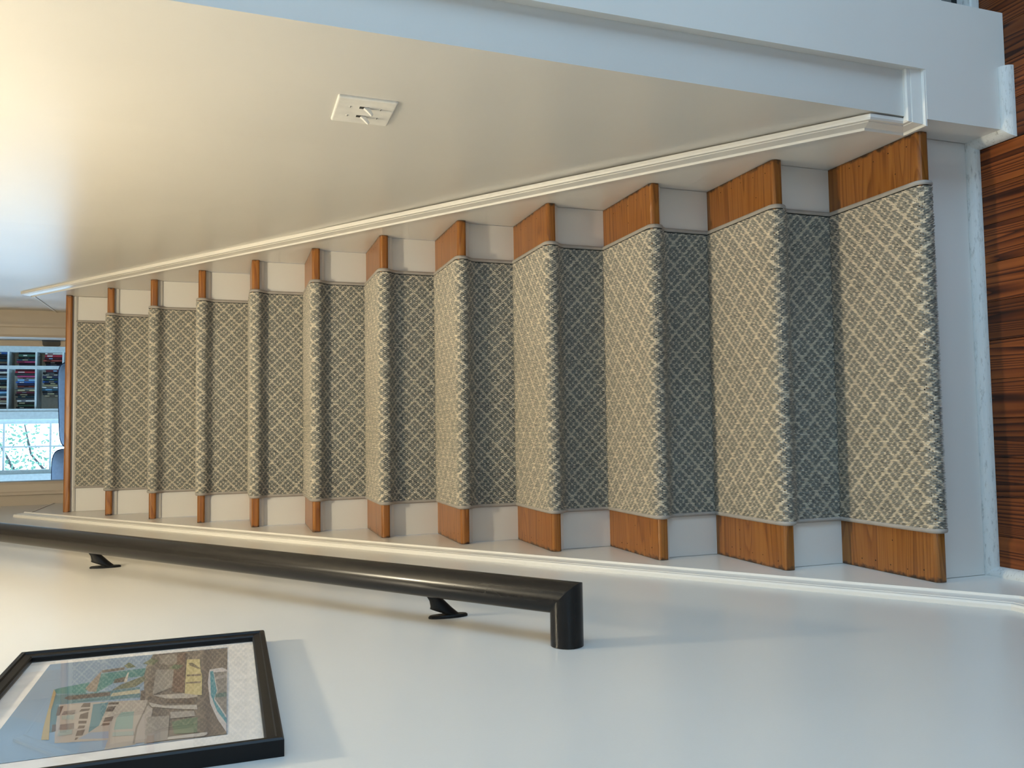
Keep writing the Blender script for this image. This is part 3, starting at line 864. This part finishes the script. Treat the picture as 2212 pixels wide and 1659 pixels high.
# ------------------------------------------------------------------ double light switch on the right wall
SX = 0.5030
sw_ = thing('light_switch', 'white double toggle light switch plate on the right wall', 'light switch', (SX, 0.275, 1.342))
sy0, sy1, sz0, sz1 = 0.213, 0.340, 1.285, 1.402
MB().box(SX - 0.0065, SX + 0.002, sy0, sy1, sz0, sz1).build('plate', M['plastic'], sw_, bevel=0.0035, seg=3)
for yc_ in (0.2765 - 0.023, 0.2765 + 0.023):
    zc_ = (sz0 + sz1) / 2
    MB().box(SX - 0.0068, SX - 0.004, yc_ - 0.0052, yc_ + 0.0052, zc_ - 0.0070, zc_ + 0.0120).build('slot', M['slot'], sw_)
    tg = MB()
    d = Vector((-0.62, 0, -0.50)).normalized()
    n_ = Vector((0, 0, 0))
    rg = []
    for t_, hy, hz in ((0.0, 0.0042, 0.0062), (0.006, 0.0040, 0.0044), (0.017, 0.0034, 0.0030), (0.0205, 0.0028, 0.0024)):
        cc = Vector((SX - 0.0045, yc_, zc_ - 0.0005)) + d * t_
        up_ = Vector((-0.5, 0, 0.62)).normalized()
        rg.append([tuple(cc + Vector((0, sy, 0)) * hy + up_ * sz * hz) for sy, sz in ((-1, -1), (1, -1), (1, 1), (-1, 1))])
    tg.loft(rg).build('toggle', M['plastic'], sw_, bevel=0.0008)
    for zs_ in (zc_ - 0.030, zc_ + 0.030):
        sc_ = MB()
        rgs = [[(SX - xo, yc_ + 0.0034 * r_ * math.cos(2 * math.pi * k / 12), zs_ + 0.0034 * r_ * math.sin(2 * math.pi * k / 12)) for k in range(12)] for xo, r_ in ((0.005, 1), (0.0068, 1), (0.0076, 0.6))]
        s_o = sc_.loft(rgs).build('screw', M['plastic'], sw_)
        MB().box(SX - 0.0079, SX - 0.0070, yc_ - 0.0030, yc_ + 0.0030, zs_ - 0.0005, zs_ + 0.0005).build('screw_slot', M['slot'], s_o)

# ------------------------------------------------------------------ ceiling lamp over the lower steps (out of frame, lights the stairs)
LX, LY, LZ = 0.0, 0.21, 3.05
lamp = thing('ceiling_lamp', 'small round globe lamp hanging over the lower steps', 'lamp', (LX, LY, UP_CEIL))
MB().loft([[(LX + r_ * math.cos(2 * math.pi * k / 24), LY + r_ * math.sin(2 * math.pi * k / 24), z_) for k in range(24)] for r_, z_ in ((0.07, UP_CEIL), (0.068, UP_CEIL - 0.02), (0.012, UP_CEIL - 0.035), (0.008, UP_CEIL - 0.05), (0.008, LZ + 0.09), (0.022, LZ + 0.07), (0.024, LZ + 0.04))]).build('canopy', M['plastic'], lamp, smooth=True)
gl = MB()
GR_ = 0.045
gl.loft([[(LX + GR_ * math.sin(t) * math.cos(2 * math.pi * k / 24), LY + GR_ * math.sin(t) * math.sin(2 * math.pi * k / 24), LZ + GR_ * math.cos(t)) for k in range(24)] for t in [math.pi * (0.06 + 0.88 * j / 12) for j in range(13)]])
gl.build('globe', M['lamp'], lamp, smooth=True)

# ------------------------------------------------------------------ low cabinet past the wall end (only its corner shows)
cab = thing('low_cabinet', 'low white ribbed cabinet past the end of the wall', 'cabinet', (1.3, 0.1, 0))
CX0, CX1, CYF = 0.752, 1.9, 0.012
MB().box(CX0, CX1, CYF - 0.016, CYF + 0.26, 0.0, 0.026).build('base_rail', M['shoe'], cab, bevel=0.003)
MB().box(CX0, CX1, CYF + 0.02, CYF + 0.26, 0.026, 0.05).build('kick_panel', M['iron'], cab)
MB().box(CX0, CX1, CYF + 0.012, CYF + 0.26, 0.052, 0.090).build('grey_rail', M['grey'], cab)
MB().box(CX0, CX1, CYF + 0.004, CYF + 0.26, 0.090, 0.188).build('front_panel', M['shoe'], cab)
for k in range(9):
    z_ = 0.104 + k * 0.0095
    MB().box(CX0, CX1, CYF, CYF + 0.004, z_, z_ + 0.0065).build('rib', M['shoe'], cab)
MB().box(CX0 - 0.003, CX1, CYF - 0.01, CYF + 0.27, 0.188, 0.212).build('wooden_top', M['floor'], cab)

# ------------------------------------------------------------------ bookcase in the far room
bc = thing('bookcase', 'pale built-in bookcase beside the window in the upper room', 'bookcase', (0.46, FAR_Y, LANDING))
BD = 0.25
U0, U1 = 0.579, 0.614
MB().box(bx0, 0.151, FAR_Y - 0.022, FAR_Y, LANDING, bz1).build('stile', M['shelfpaint'], bc)
MB().box(0.763, bx1, FAR_Y - 0.022, FAR_Y, LANDING, bz1).build('stile', M['shelfpaint'], bc)
MB().box(bx0 + 0.03, 0.151, FAR_Y, FAR_Y + BD, LANDING, bz1).build('side_panel', M['shelfpaint'], bc)
MB().box(0.763, 0.79, FAR_Y, FAR_Y + BD, LANDING, bz1).build('side_panel', M['shelfpaint'], bc)
MB().box(U0, U1, FAR_Y - 0.004, FAR_Y + BD, LANDING, bz1).build('upright', M['shelfpaint'], bc)
MB().box(0.13, 0.79, FAR_Y + BD, FAR_Y + BD + 0.015, LANDING, bz1).build('back_panel', M['shelfpaint'], bc)
SH = [2.777, 3.037, 3.297, 3.5555, 3.8175, 4.08, 4.34]
for z_ in SH:
    for xa, xb in ((0.151, U0), (U1, 0.763)):
        MB().box(xa, xb, FAR_Y, FAR_Y + BD, z_ - 0.009, z_ + 0.009).build('shelf', M['shelfpaint'], bc)
def bookmat(c):
    key = 'book_%02x%02x%02x' % c
    if key not in M: M[key] = plain('cover_' + key[5:], srgb(*c)[:3], rough=0.5)
    return M[key]
K = dict(black=(20, 20, 24), navy=(28, 36, 70), maroon=(92, 26, 40), red=(190, 50, 66), pink=(206, 84, 130), white=(225, 222, 212), blue=(52, 100, 170),
         green=(70, 110, 90), cream=(206, 196, 150), grey=(110, 116, 118), teal=(40, 84, 100), salmon=(196, 96, 84), skyblue=(130, 178, 210), tan=(150, 136, 110), charcoal=(46, 52, 56))
rows = {
    (3, 'narrow', 'upper'): ['black', 'green', 'charcoal', 'teal', 'pink', 'navy'],
    (2, 'narrow', 'lower'): ['white', 'red', 'maroon', 'salmon', 'black', 'navy'],
    (4, 'narrow', 'top'): ['blue', 'charcoal', 'black', 'teal', 'tan', 'navy'],
    (3, 'wide', 'upper'): ['maroon', 'red', 'charcoal', 'pink', 'white', 'skyblue', 'blue', 'navy', 'salmon', 'grey', 'cream', 'maroon', 'black', 'teal', 'charcoal', 'white', 'black', 'green', 'black'],
    (2, 'wide', 'lower'): ['maroon', 'black', 'white', 'navy', 'green', 'blue', 'black', 'cream', 'white', 'teal', 'black', 'charcoal', 'tan'],
    (4, 'wide', 'top'): ['navy', 'white', 'black', 'grey', 'skyblue', 'charcoal', 'teal', 'black', 'cream', 'white', 'navy', 'skyblue', 'teal', 'white', 'maroon', 'tan', 'white', 'black', 'grey'],
}
ORD = ['first', 'second', 'third', 'fourth', 'fifth', 'sixth', 'seventh', 'eighth', 'ninth', 'tenth', 'eleventh', 'twelfth', 'thirteenth', 'fourteenth', 'fifteenth', 'sixteenth', 'seventeenth', 'eighteenth', 'nineteenth']
for (si, colm, lvl), names in rows.items():
    xa, xb = (U1 + 0.002, 0.761) if colm == 'narrow' else (0.156, U0 - 0.003)
    if (si, colm) == (2, 'wide'): xa = 0.275
    wts = [rng.uniform(0.8, 1.25) for _ in names]
    tot = sum(wts); x = xb
    for k, (nm, wt) in enumerate(zip(names, wts)):
        t = (xb - xa) * wt / tot - 0.0008
        h = rng.uniform(0.165, 0.198); dp = rng.uniform(0.125, 0.16)
        z0 = SH[si] + 0.0092
        base = 'the bookcase upright' if colm == 'wide' else 'the right edge of the bookcase'
        ordn = ORD[k]
        lab = '%s-spined book on the %s visible shelf, %s from %s' % (nm, {'top': 'highest', 'upper': 'middle', 'lower': 'lowest'}[lvl], ordn, base)
        if colm == 'wide': lab = '%s-spined book on the %s shelf, %s from the upright, window side' % (nm, {'top': 'highest visible', 'upper': 'middle', 'lower': 'lowest visible'}[lvl], ordn)
        bk = thing('book', lab, 'book', (x - t / 2, FAR_Y + 0.03, z0), 'books in the far bookcase')
        yf = rng.uniform(0.0, 0.035)
        cv = MB().box(-t / 2, t / 2, yf, yf + 0.004, 0, h).box(-t / 2, -t / 2 + 0.002, yf, yf + dp, 0, h).box(t / 2 - 0.002, t / 2, yf, yf + dp, 0, h)
        local(cv.build('cover', bookmat(K[nm]), bk))
        local(MB().box(-t / 2 + 0.002, t / 2 - 0.002, yf + 0.004, yf + dp - 0.004, 0.003, h - 0.004).build('page_block', M['pages'], bk))
        dark = sum(K[nm]) < 330
        bandc = K[rng.choice(['white', 'cream', 'grey', 'skyblue'])] if dark else K[rng.choice(['black', 'navy', 'maroon'])]
        if rng.random() < 0.75:
            z1_ = rng.uniform(0.35, 0.6) * h
            local(MB().box(-t * 0.22, t * 0.22, yf - 0.0004, yf, z1_, z1_ + h * rng.uniform(0.2, 0.35)).build('spine_label', bookmat(bandc), bk))
        x -= t + 0.0008

# ------------------------------------------------------------------ blue sofa in the far room: two loose back cushions show over the top step
def cushion(name, parent, xc, yc, zc, hx, hy, hz, matl, tilt=0.0, n=22):
    v = []; f = []
    def sp(t, e): return math.copysign(abs(math.sin(t)) ** e, math.sin(t))
    def cp(t, e): return math.copysign(abs(math.cos(t)) ** e, math.cos(t))
    nu, nv = 2 * n, n
    for j in range(nv + 1):
        ph = -math.pi / 2 + math.pi * j / nv
        for i in range(nu):
            th = 2 * math.pi * i / nu
            # rounded slab: square-ish outline in x/z, pillow section in y
            X = cp(th, 0.28) * cp(ph, 0.55); Z = sp(th, 0.28) * cp(ph, 0.55); Y = sp(ph, 0.9)
            X, Z = hx * X, hz * Z + tilt * X * hx
            v.append((xc + X, yc + hy * Y, zc + Z))
    for j in range(nv):
        for i in range(nu):
            k = (i + 1) % nu
            f.append((j * nu + i, j * nu + k, (j + 1) * nu + k, (j + 1) * nu + i))
    o = link(name, fix(mesh(name, v, f)), matl, parent, smooth=True)
    ring = []
    for i in range(nu):
        th = 2 * math.pi * i / nu
        ring.append((xc + hx * cp(th, 0.28) * 1.003, yc - hy * 0.05, zc + hz * sp(th, 0.28) * 1.003 + tilt * hx * cp(th, 0.28)))
    ring.append(ring[0])
    link('piping', MB().loft(tube_rings(ring, 0.007, 8), caps=False).mesh('piping'), M['navy'], o)
    return o
sofa = thing('sofa', 'blue upholstered sofa with dark piping in the upper room', 'sofa', (-0.2, 7.3, LANDING))
cushion('back_cushion', sofa, 0.142, 7.22, 2.865, 0.400, 0.10, 0.225, M['blue'], tilt=0.035)
cushion('back_cushion', sofa, -0.665, 7.22, 2.900, 0.395, 0.10, 0.240, M['blue'], tilt=0.0)
MB().box(-1.30, 0.78, 7.02, 7.14, LANDING + 0.05, LANDING + 0.50).build('back_frame', M['blue'], sofa, bevel=0.04, seg=3)
MB().box(-1.25, 0.73, 7.14, 7.95, LANDING + 0.08, LANDING + 0.30).build('seat_base', M['blue'], sofa, bevel=0.03, seg=3)
for xa in (-1.42, 0.70): MB().box(xa, xa + 0.17, 7.04, 7.95, LANDING + 0.06, LANDING + 0.52).build('arm', M['blue'], sofa, bevel=0.05, seg=3)
for xa in (-0.265, ): MB().box(-1.24, xa - 0.005, 7.30, 7.96, LANDING + 0.30, LANDING + 0.42).build('seat_cushion', M['blue'], sofa, bevel=0.03, seg=3)
MB().box(-0.255, 0.69, 7.30, 7.96, LANDING + 0.30, LANDING + 0.42).build('seat_cushion', M['blue'], sofa, bevel=0.03, seg=3)
for xa in (-1.36, 0.74):
    for ya in (7.10, 7.88): MB().box(xa - 0.025, xa + 0.025, ya - 0.025, ya + 0.025, LANDING, LANDING + 0.09).build('foot', M['iron'], sofa)

# ------------------------------------------------------------------ tree outside the far window
tr = thing('tree', 'sunlit leafy tree branches outside the far window', 'tree', (-1.6, 12.2, 0.0))
tb = MB()
tb.loft(tube_rings([(-2.4, 12.4, 0.0), (-2.3, 12.3, 2.2), (-2.1, 12.2, 4.0), (-1.7, 12.2, 6.4)], [0.16, 0.13, 0.10, 0.05], 12))
branches = [[(-2.1, 12.2, 4.0), (-1.3, 12.0, 4.3), (-0.7, 11.9, 4.42), (-0.2, 11.9, 4.66), (0.3, 11.8, 4.7)],
            [(-2.2, 12.25, 3.3), (-1.4, 12.0, 3.7), (-0.8, 11.9, 3.95), (-0.4, 11.9, 4.25), (0.1, 11.9, 4.35)],
            [(-2.0, 12.2, 4.6), (-1.1, 11.9, 4.9), (-0.3, 11.8, 5.0), (0.4, 11.8, 5.2)]]
for bpath in branches: tb.loft(tube_rings(bpath, [0.05, 0.035, 0.022, 0.014, 0.008][:len(bpath)], 8))
tb.build('branches', M['bark'], tr, smooth=True)
lv = []; lf = []
for bpath in branches:
    for a, c in zip(bpath[:-1], bpath[1:]):
        for _ in range(150):
            t = rng.random()
            q = Vector(a).lerp(Vector(c), t) + Vector((rng.gauss(0, .16), rng.gauss(0, .2), rng.gauss(0, .16)))
            d1_ = Vector((rng.gauss(0, 1), rng.gauss(0, 1), rng.gauss(0, 1))).normalized(); d2_ = d1_.orthogonal().normalized()
            L_ = rng.uniform(0.045, 0.085); n = len(lv)
            lv += [tuple(q), tuple(q + d1_ * L_ * 0.5 + d2_ * L_ * 0.28), tuple(q + d1_ * L_), tuple(q + d1_ * L_ * 0.5 - d2_ * L_ * 0.28)]
            lf.append((n, n + 1, n + 2, n + 3))
fo = link('leaves', mesh('leaves', lv, lf), M['leafmat'], tr); fo['kind'] = 'stuff'
